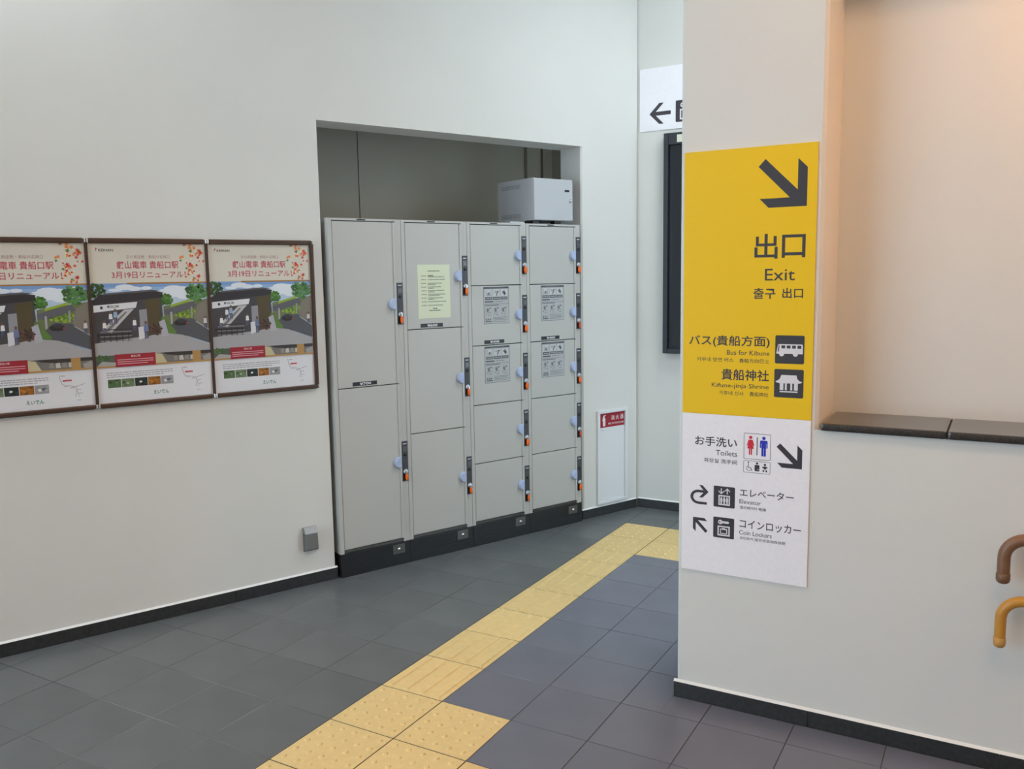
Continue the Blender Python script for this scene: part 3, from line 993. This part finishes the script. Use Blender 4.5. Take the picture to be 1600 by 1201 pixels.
# ------------------------------------------------------------------ extinguisher cabinet, outlet
def build_wall_bits():
    r = thing('extinguisher_cabinet', 'white fire extinguisher cabinet with a red label, set in the wall', 'cabinet', 'W', 3.810, WY, 0.078)
    w, h = 0.270, 0.632
    for nm, x0, x1, z0, z1 in (('frame_stile', 0, 0.020, 0, h), ('frame_stile', w-0.020, w, 0, h), ('frame_rail', 0.020, w-0.020, 0, 0.020), ('frame_rail', 0.020, w-0.020, h-0.020, h)):
        m = MB(); m.box(x0, x1, -0.018, 0, z0, z1, M_CABWHITE, 0.003); m.build(nm, r)
    m = MB(); m.box(0.021, w-0.021, -0.006, 0, 0.021, h-0.021, M_CABWHITE, 0.001); d = m.build('door', r)
    lab = MB()
    lab.box(0.024, w-0.022, -0.0068, -0.006, 0.515, 0.609, M_LABELRED)
    y = -0.0072; wt = M_SIGNWHITE
    flatpoly(lab, rrect(0.052, 0.074, 0.524, 0.580, 0.006), y, wt)
    rect(lab, 0.059, 0.067, 0.578, 0.592, y, wt)
    flatpoly(lab, [(0.056, 0.588), (0.076, 0.592), (0.080, 0.597), (0.060, 0.598)], -0.0074, wt)
    flatpoly(lab, [(0.054, 0.592), (0.060, 0.592), (0.052, 0.560), (0.047, 0.562)], -0.0074, wt)
    for k, ch in enumerate('消火器'):
        put_text(lab, ch, 0.126+0.042*k, 0.156+0.042*k, 0.559, 0.591, y, wt, 0.01)
    put_text(lab, 'FIRE EXTINGUISHER', 0.100, 0.243, 0.531, 0.543, y, wt, 0.01)
    put_text(lab, '消火器', 0.028, 0.060, 0.495, 0.502, -0.0065, flat('small_grey_ink', 130, 130, 132))
    lab.build('red_label', d, fix=False)
    r = thing('outlet_cover', 'grey weatherproof outlet cover low on the wall beside the lockers', 'outlet', 'W', 1.737, WY, 0.182)
    m = MB(); m.box(0, 0.073, -0.010, 0, 0, 0.130, M_OUTLET, 0.003); m.build('back_plate', r)
    m = MB()
    m.prism_x([(-0.010, 0.004), (-0.036, 0.010), (-0.040, 0.018), (-0.036, 0.100), (-0.010, 0.108)], 0.004, 0.069, M_OUTLET)
    m.build('hinged_cover', r)
    m = MB()
    m.prism_x([(-0.008, 0.102), (-0.036, 0.100), (-0.030, 0.118), (-0.012, 0.130), (-0.008, 0.130)], 0.002, 0.071, M_OUTLETTOP)
    hp = m.build('hinge_block', r)
    for x in (0.018, 0.055):
        s = MB()
        bm = bmesh.new(); bmesh.ops.create_uvsphere(bm, u_segments=10, v_segments=6, radius=0.0055)
        for v in bm.verts: v.co += Vector((x, -0.025, 0.121))
        s.from_bm(bm, M_CHROME, True); s.build('screw', hp)

# ------------------------------------------------------------------ guidance sign on the pillar
def arrow_pts(x0, x1, z0, z1, kind):
    """diagonal arrow; unit pts with the tip bottom right"""
    U = [(1.0, 0.0), (1.0, 0.78), (0.81, 0.97), (0.81, 0.34), (0.143, 1.0), (0.0, 0.85), (0.655, 0.19), (0.035, 0.19), (0.22, 0.0)]
    if kind == 'nw':
        U = [(1-a, 1-b) for a, b in U]
    return [(x0+a*(x1-x0), z0+b*(z1-z0)) for a, b in U]

def build_sign():
    SX = -1.014
    r = thing('guidance_sign', 'tall yellow and white station guidance sign on the pillar', 'sign', 'B', SX, PY, 0.509)
    Z0 = 0.509; W = 0.4515; ZM = 1.098; ZT = 2.022
    D = -0.006
    m = MB(); m.box(0, W, D, 0, ZM-Z0, ZT-Z0, M_YELLOW); yel = m.build('yellow_panel', r)
    m = MB(); m.box(0, W, D, 0, 0, ZM-Z0-0.0006, M_WHITE_SIGN); wht = m.build('white_panel', r)
    y = D-0.0004
    def tx(s, x0, x1, z0, z1, par, bold=0.014):
        if s.isascii(): bold = min(bold, 0.002)
        t = MB(); put_text(t, s, x0, x1, z0-Z0, z1-Z0, y, M_INK, bold); t.build('lettering', par, fix=False)
    def shape(nm, fn, par):
        t = MB(); fn(t); return t.build(nm, par, fix=False)
    # split the concave arrow into convex quads
    def arrow(t, x0, x1, z0, z1, kind, mt=M_INK):
        p = [(x, z-Z0) for x, z in arrow_pts(x0, x1, z0, z1, kind)]
        flatpoly(t, [p[0], p[1], p[2], p[3]], y, mt)
        flatpoly(t, [p[0], p[3], p[6]], y, mt)
        flatpoly(t, [p[3], p[4], p[5], p[6]], y, mt)
        flatpoly(t, [p[0], p[6], p[7], p[8]], y, mt)
    shape('arrow', lambda t: arrow(t, 0.259, 0.420, 1.817, 1.979, 'se'), yel)
    tx('出', 0.250, 0.328, 1.646, 1.730, yel); tx('口', 0.342, 0.419, 1.648, 1.725, yel)
    tx('Exit', 0.287, 0.387, 1.572, 1.612, yel)
    tx('출구', 0.249, 0.324, 1.510, 1.547, yel); tx('出口', 0.347, 0.415, 1.512, 1.547, yel)
    tx('バス(貴船方面)', 0.022, 0.308, 1.340, 1.382, yel)
    tx('Bus for Kibune', 0.160, 0.308, 1.314, 1.331, yel)
    tx('키부네 방면 버스', 0.052, 0.184, 1.288, 1.303, yel, 0.004); tx('貴船方向巴士', 0.204, 0.308, 1.287, 1.302, yel, 0.004)
    tx('貴船神社', 0.141, 0.308, 1.224, 1.264, yel)
    tx('Kifune-jinja Shrine', 0.107, 0.308, 1.193, 1.213, yel)
    tx('기후네 신사', 0.134, 0.221, 1.170, 1.185, yel, 0.004); tx('貴船神社', 0.242, 0.307, 1.170, 1.186, yel, 0.004)
    y2 = y-0.0003; y3 = y-0.0006
    def bus(t):
        x0, z0 = 0.327, 1.289-Z0
        flatpoly(t, rrect(x0, x0+0.097, z0, z0+0.097, 0.005), y, M_INK)
        body = [(0.004, 0.034), (0.092, 0.034), (0.092, 0.060), (0.090, 0.067), (0.014, 0.067), (0.009, 0.064)]
        flatpoly(t, [(x0+a, z0+b) for a, b in body], y2, M_SIGNWHITE)
        for cx in (0.022, 0.068):
            flatpoly(t, ell(x0+cx, z0+0.0335, 0.0085, 0.0085), y2-0.0001, M_SIGNWHITE)
        flatpoly(t, [(x0+0.0085, z0+0.041), (x0+0.0125, z0+0.041), (x0+0.0145, z0+0.063), (x0+0.0115, z0+0.063)], y3, M_INK)
        for k in range(4):
            a = 0.021+0.0178*k
            rect(t, x0+a, x0+a+0.0125, z0+0.0525, z0+0.0630, y3, M_INK)
    shape('pictogram', bus, yel)
    def shrine(t):
        x0, z0 = 0.326, 1.172-Z0
        flatpoly(t, rrect(x0, x0+0.098, z0, z0+0.098, 0.005), y, M_INK)
        def q(p): flatpoly(t, [(x0+a, z0+b) for a, b in p], y2, M_SIGNWHITE)
        q([(0.024, 0.078), (0.0195, 0.066), (0.077, 0.066), (0.0745, 0.078)])
        q([(0.0195, 0.066), (0.0125, 0.059), (0.084, 0.059), (0.077, 0.066)])
        q([(0.0125, 0.059), (0.004, 0.0555), (0.0085, 0.0515), (0.018, 0.0495), (0.079, 0.0495), (0.0885, 0.0515), (0.094, 0.0555), (0.084, 0.059)])
        for a in (0.019, 0.0365, 0.0545, 0.067):
            w_ = 0.0125 if a in (0.019, 0.067) else 0.0065
            q([(a, 0.026), (a+w_, 0.026), (a+w_, 0.050), (a, 0.050)])
        q([(0.019, 0.0185), (0.079, 0.0185), (0.079, 0.0225), (0.019, 0.0225)])
    shape('pictogram', shrine, yel)
    # white half
    tx('お手洗い', 0.048, 0.201, 0.981, 1.016, wht); tx('Toilets', 0.125, 0.202, 0.950, 0.969, wht, 0.008)
    tx('화장실 洗手间', 0.082, 0.202, 0.921, 0.937, wht, 0.008)
    def toilets(t):
        x0, x1, z0, z1 = 0.225, 0.319, 0.946-Z0, 1.039-Z0
        ring(t, x0, x1, z0, z1, 0.004, 0.0015, y, M_INK)
        rect(t, x0+0.0455, x0+0.0485, z0+0.016, z0+0.080, y, M_INK)
        cx = x0+0.024; mt = M_RED
        flatpoly(t, ell(cx, z0+0.078, 0.006, 0.006), y, mt)
        flatpoly(t, [(cx-0.007, z0+0.070), (cx-0.0135, z0+0.048), (cx-0.0105, z0+0.047), (cx-0.004, z0+0.062), (cx+0.004, z0+0.062), (cx+0.0105, z0+0.047), (cx+0.0135, z0+0.048), (cx+0.007, z0+0.070)][::-1], y, mt)
        flatpoly(t, [(cx-0.0045, z0+0.066), (cx-0.0115, z0+0.038), (cx+0.0115, z0+0.038), (cx+0.0045, z0+0.066)], y2, mt)
        for s in (-1, 1):
            rect(t, cx+s*0.0032-0.0022, cx+s*0.0032+0.0022, z0+0.016, z0+0.040, y2, mt)
        cx = x0+0.070; mt = M_BLUE
        flatpoly(t, ell(cx, z0+0.078, 0.006, 0.006), y, mt)
        flatpoly(t, rrect(cx-0.013, cx+0.013, z0+0.060, z0+0.070, 0.004), y, mt)
        rect(t, cx-0.008, cx+0.008, z0+0.042, z0+0.068, y2, mt)
        for s in (-1, 1):
            rect(t, cx+s*0.0112-0.002, cx+s*0.0112+0.002, z0+0.043, z0+0.066, y, mt)
            rect(t, cx+s*0.0042-0.0034, cx+s*0.0042+0.0034, z0+0.014, z0+0.043, y2, mt)
    shape('pictogram', toilets, wht)
    def access(t):
        x0, x1, z0, z1 = 0.225, 0.319, 0.897-Z0, 0.9405-Z0
        ring(t, x0, x1, z0, z1, 0.004, 0.0013, y, M_INK)
        # wheelchair
        cx, cz = x0+0.020, z0+0.016
        for k in range(11):
            a0 = math.radians(110+24*k); a1 = math.radians(110+24*(k+1))
            if k > 9: break
            t.poly([(cx+0.0095*math.cos(a0), y, cz+0.0095*math.sin(a0)), (cx+0.0095*math.cos(a1), y, cz+0.0095*math.sin(a1)), (cx+0.0078*math.cos(a1), y, cz+0.0078*math.sin(a1)), (cx+0.0078*math.cos(a0), y, cz+0.0078*math.sin(a0))], M_INK)
        flatpoly(t, ell(x0+0.0175, z0+0.0375, 0.0026, 0.0026, 8), y, M_INK)
        rect(t, x0+0.0165, x0+0.0185, z0+0.018, z0+0.034, y, M_INK)
        rect(t, x0+0.0165, x0+0.0265, z0+0.0175, z0+0.0195, y2, M_INK)
        flatpoly(t, [(x0+0.0245, z0+0.0185), (x0+0.0300, z0+0.0075), (x0+0.0318, z0+0.0082), (x0+0.0265, z0+0.0195)], y, M_INK)
        # ostomate
        flatpoly(t, ell(x0+0.048, z0+0.0355, 0.0042, 0.0042, 10), y, M_INK)
        flatpoly(t, rrect(x0+0.0395, x0+0.0565, z0+0.0075, z0+0.0300, 0.003), y, M_INK)
        rect(t, x0+0.0505, x0+0.0535, z0+0.0115, z0+0.0155, y2, M_SIGNWHITE)
        # baby
        flatpoly(t, ell(x0+0.0755, z0+0.0330, 0.0042, 0.0042, 10), y, M_INK)
        flatpoly(t, [(x0+0.0655, z0+0.0210), (x0+0.0855, z0+0.0210), (x0+0.0835, z0+0.0255), (x0+0.0675, z0+0.0255)], y, M_INK)
        rect(t, x0+0.0715, x0+0.0795, z0+0.0165, z0+0.0275, y2, M_INK)
        for s in (-1, 1):
            flatpoly(t, ell(x0+0.0755+s*0.0050, z0+0.0105, 0.0030, 0.0042, 8), y, M_INK)
    shape('pictogram', access, wht)
    shape('arrow', lambda t: arrow(t, 0.339, 0.426, 0.926, 1.011, 'se'), wht)
    def uturn(t):
        x0, z0 = 0.033, 0.757-Z0
        cx, cz, R, r_ = x0+0.029, z0+0.0315, 0.0295, 0.0190
        n = 12
        for k in range(n):
            a0 = math.pi/2+math.pi*k/n; a1 = math.pi/2+math.pi*(k+1)/n
            t.poly([(cx+R*math.cos(a0), y, cz+R*0.9*math.sin(a0)), (cx+R*math.cos(a1), y, cz+R*0.9*math.sin(a1)), (cx+r_*math.cos(a1), y, cz+r_*0.9*math.sin(a1)), (cx+r_*math.cos(a0), y, cz+r_*0.9*math.sin(a0))], M_INK)
        rect(t, cx, x0+0.061, cz-R*0.9, cz-r_*0.9, y, M_INK)
        rect(t, cx, x0+0.052, cz+r_*0.9, cz+R*0.9, y, M_INK)
        zc = cz+(R+r_)/2*0.9
        tip = (x0+0.067, zc)
        flatpoly(t, [tip, (x0+0.045, zc+0.023), (x0+0.032, zc+0.023), (x0+0.053, zc)], y2, M_INK)
        flatpoly(t, [tip, (x0+0.053, zc), (x0+0.032, zc-0.023), (x0+0.045, zc-0.023)], y2, M_INK)
    shape('arrow', uturn, wht)
    def lift(t):
        x0, z0 = 0.119, 0.7595-Z0
        flatpoly(t, rrect(x0, x0+0.0775, z0, z0+0.0775, 0.004), y, M_INK)
        ring(t, x0+0.018, x0+0.060, z0+0.008, z0+0.045, 0.001, 0.0045, y2, M_SIGNWHITE)
        for k in range(3):
            cx = x0+0.0285+0.0105*k
            flatpoly(t, ell(cx, z0+0.0365, 0.0028, 0.0028, 8), y2, M_SIGNWHITE)
            rect(t, cx-0.004, cx+0.004, z0+0.021, z0+0.0335, y2, M_SIGNWHITE)
            rect(t, cx-0.0028, cx+0.0028, z0+0.012, z0+0.022, y3, M_SIGNWHITE)
        for cx, s in ((x0+0.028, -1), (x0+0.050, 1)):
            rect(t, cx-0.0018, cx+0.0018, z0+0.050, z0+0.070, y2, M_SIGNWHITE)
            ztip = z0+0.072 if s > 0 else z0+0.048
            for q in (-1, 1):
                flatpoly(t, [(cx, ztip), (cx+q*0.010, ztip-s*0.010), (cx+q*0.010, ztip-s*0.0145), (cx, ztip-s*0.0045)], y3, M_SIGNWHITE)
    shape('pictogram', lift, wht)
    tx('エレベーター', 0.214, 0.401, 0.809, 0.837, wht, 0.008); tx('Elevator', 0.213, 0.289, 0.782, 0.797, wht, 0.008)
    tx('엘리베이터 电梯', 0.215, 0.307, 0.762, 0.774, wht, 0.008)
    shape('arrow', lambda t: arrow(t, 0.043, 0.098, 0.656, 0.711, 'nw'), wht)
    def coin(t, x0=0.119, z0=0.6455-Z0):
        coin_icon(t, x0, z0, 0.0765, y)
    shape('pictogram', coin, wht)
    tx('コインロッカー', 0.215, 0.428, 0.692, 0.724, wht, 0.008); tx('Coin Lockers', 0.214, 0.329, 0.668, 0.684, wht, 0.008)
    tx('코인로커 投币式自动存放柜', 0.216, 0.377, 0.650, 0.661, wht, 0.008)

def coin_icon(t, x0, z0, s, y):
    k = s/0.0765
    y2 = y-0.0003; y3 = y-0.0006
    flatpoly(t, rrect(x0, x0+s, z0, z0+s, 0.004*k), y, M_INK)
    ring(t, x0+0.016*k, x0+0.061*k, z0+0.008*k, z0+0.045*k, 0.001*k, 0.005*k, y2, M_SIGNWHITE)
    rect(t, x0+0.0255*k, x0+0.0515*k, z0+0.0155*k, z0+0.0345*k, y2, M_SIGNWHITE)
    rect(t, x0+0.0285*k, x0+0.0485*k, z0+0.0185*k, z0+0.0310*k, y3, M_INK)
    rect(t, x0+0.033*k, x0+0.044*k, z0+0.0345*k, z0+0.0375*k, y2, M_SIGNWHITE)
    flatpoly(t, ell(x0+0.026*k, z0+0.059*k, 0.0085*k, 0.0085*k, 12), y2, M_SIGNWHITE)
    flatpoly(t, ell(x0+0.0235*k, z0+0.059*k, 0.0025*k, 0.0025*k, 8), y3, M_INK)
    flatpoly(t, [(x0+0.032*k, z0+0.055*k), (x0+0.055*k, z0+0.055*k), (x0+0.059*k, z0+0.059*k), (x0+0.055*k, z0+0.063*k), (x0+0.032*k, z0+0.063*k)], y2, M_SIGNWHITE)

# ------------------------------------------------------------------ far wall sign and display
def build_far():
    r = thing('direction_sign', 'white sign with a left arrow high on the far wall', 'sign', 'B', -2.162, FY, 2.530)
    m = MB(); m.box(0, 1.50, -0.006, 0, 0, 0.396, M_WHITE_SIGN); b = m.build('board', r)
    y = -0.0065
    t = MB()
    zc = 0.106
    rect(t, 0.085, 0.213, zc-0.012, zc+0.012, y, M_INK)
    flatpoly(t, [(0.068, zc), (0.135, zc+0.066), (0.165, zc+0.066), (0.100, zc)], y-0.0003, M_INK)
    flatpoly(t, [(0.068, zc), (0.100, zc), (0.165, zc-0.066), (0.135, zc-0.066)], y-0.0003, M_INK)
    t.build('arrow', b, fix=False)
    t = MB(); coin_icon(t, 0.246, zc-0.066, 0.135, y); t.build('pictogram', b, fix=False)
    r = thing('wall_display', 'black-framed tall display on the far wall, half hidden by the pillar', 'display', 'B', -1.977, FY, 1.078)
    w, h = 0.86, 1.420
    for nm, x0, x1, z0, z1 in (('frame_stile', 0, 0.032, 0, h), ('frame_stile', w-0.032, w, 0, h), ('frame_rail', 0.032, w-0.032, 0, 0.032), ('frame_rail', 0.032, w-0.032, h-0.075, h)):
        m = MB(); m.box(x0, x1, -0.060, 0, z0, z1, M_DISPLAY, 0.003); m.build(nm, r)
    m = MB(); m.box(0.032, w-0.032, -0.040, 0, 0.032, h-0.075, M_BEZEL); m.build('bezel', r)
    m = MB(); m.box(0.062, w-0.062, -0.044, -0.040, 0.050, h-0.090, M_GLASS); m.build('glass', r)
    m = MB(); m.box(0.090, 0.190, -0.0612, -0.060, h-0.062, h-0.015, flat('sticker_cream', 226, 224, 206)); m.build('small_label', r)

# ------------------------------------------------------------------ ledge and handrails
def build_right():
    r = thing('granite_ledge', 'dark polished granite ledge in the shelf niche', 'ledge', 'B', NX, PY, 1.066)
    xs = [0.008, 0.393, 0.993, 1.593, 2.193, 2.738]
    for a, b in zip(xs[:-1], xs[1:]):
        m = MB(); m.box(a+0.001, b-0.001, -0.016, 0.280, 0.0, 0.026, M_LEDGE, 0.009); m.build('slab', r)
        m = MB(); m.box(b-0.001, b+0.001, -0.013, 0.280, 0.001, 0.0235, M_GROUT_DARK); m.build('joint', r)

    def rail(name, label, zc, rad, bot, matp, matc):
        o = thing(name, label, 'handrail', 'B', 0, PY-0.070, 0)
        # tube: vertical drop then bend to horizontal run
        R = 0.062
        x0 = 0.027
        path = [(x0, bot+0.004)]
        path.append((x0, zc-R))
        for k in range(1, 11):
            a = math.pi-math.pi/2*k/10
            path.append((x0+R+R*math.cos(a), zc-R+R*math.sin(a)))
        path.append((2.4, zc))
        seg = 20
        vs = []; fs = []
        for i, (x, z) in enumerate(path):
            if i == 0: t = (0, 1)
            elif i == len(path)-1: t = (1, 0)
            else:
                dx, dz = path[i+1][0]-path[i-1][0], path[i+1][1]-path[i-1][1]; L = math.hypot(dx, dz); t = (dx/L, dz/L)
                if i == 1: t = (0, 1)
            nx, nz = -t[1], t[0]
            for k in range(seg):
                a = 2*math.pi*k/seg
                vs.append((x+nx*rad*math.cos(a), rad*math.sin(a), z+nz*rad*math.cos(a)))
        for i in range(len(path)-1):
            for k in range(seg):
                k2 = (k+1) % seg
                fs.append((i*seg+k, i*seg+k2, (i+1)*seg+k2, (i+1)*seg+k))
        m = MB(); m.add(vs, fs, matp, True); m.build('rail_tube', o)
        c = MB()
        prof = [(rad*1.0, 0.030), (rad*1.09, 0.0285), (rad*1.10, 0.012), (rad*1.0, 0.004), (rad*0.7, -0.001), (0.0, -0.003)]
        vs = []; fs = []
        for k in range(seg):
            a = 2*math.pi*k/seg
            for rr, z in prof: vs.append((x0+rr*math.cos(a), rr*math.sin(a), bot+z))
        n = len(prof)
        for k in range(seg):
            k2 = (k+1) % seg
            for i in range(n-1): fs.append((k*n+i, k2*n+i, k2*n+i+1, k*n+i+1))
        c.add(vs, fs, matc, True); c.build('end_cap', o)
        for xb in (0.42, 1.3, 2.2):
            b = MB()
            b.box(xb-0.010, xb+0.010, 0.0, 0.066, zc-rad-0.022, zc-rad+0.004, M_STEEL, 0.003)
            b.box(xb-0.030, xb+0.030, 0.064, 0.070, zc-rad-0.045, zc-rad+0.020, M_STEEL, 0.002)
            b.build('wall_bracket', o)
    rail('handrail', 'upper brown handrail with a bent-down end', 0.787, 0.0182, 0.646, M_HR_BROWN, M_HR_BROWNCAP)
    rail('handrail', 'lower ochre-yellow handrail with a bent-down end', 0.594, 0.0160, 0.441, M_HR_YEL, M_HR_YELCAP)

# ------------------------------------------------------------------ lamps
def ceiling_lamp(label, x, y, w, d, col, strength, group):
    r = thing('ceiling_light', label, 'lamp', 'B', x, y, CEIL, group)
    m = MB(); m.box(-w/2-0.03, w/2+0.03, -d/2-0.03, d/2+0.03, -0.03, 0, M_CEIL, 0.004); m.build('housing', r)
    em = mat('lamp_diffuser_%s' % group.split()[0], (0.9, 0.9, 0.9, 1), 0.5, emit=col, estr=strength)
    m = MB(); m.box(-w/2, w/2, -d/2, d/2, -0.036, -0.030, em); m.build('diffuser', r)

def build_lamps():
    for where, x, y, w, d in (('above the passage behind the pillar, added for light', -0.70, 4.45, 0.9, 0.75),
                              ('above the posters, added for light', -3.9, 2.1, 1.2, 1.0)):  # both white panels are unseen, added to brighten the left and far walls
        ceiling_lamp('white ceiling light panel ' + where, x, y, w, d, LAMP_COOL, CEIL_STRENGTH, 'white ceiling panels added for light')
    for where, x, y in (('in front of the handrails', 0.3, 2.0), ('at the far right of the hall', 2.0, 2.0), ('right of the camera', 0.4, 0.0)):
        ceiling_lamp('warm ceiling light panel ' + where, x, y, 0.9, 0.3, LAMP_WARM, WARM_STRENGTH, 'warm ceiling light panels')
    # warm strip hidden behind the niche's header
    r = thing('niche_lamp', 'warm strip lamp under the head of the shelf niche', 'lamp', 'B', NX+0.75, PY+0.05, 2.75)
    m = MB(); m.box(0, 1.9, 0, 0.05, -0.03, 0, M_CEIL, 0.002); m.build('housing', r)
    em = mat('niche_lamp_diffuser', (0.9, 0.8, 0.6, 1), 0.5, emit=NICHE_COLOR, estr=NICHE_STRENGTH)
    m = MB(); m.box(0.01, 1.89, 0.008, 0.042, -0.034, -0.03, em); m.build('diffuser', r)

build_walls()
build_floor()
build_skirting()
build_lockers()
build_box()
build_posters()
build_wall_bits()
build_sign()
build_far()
build_right()
build_lamps()
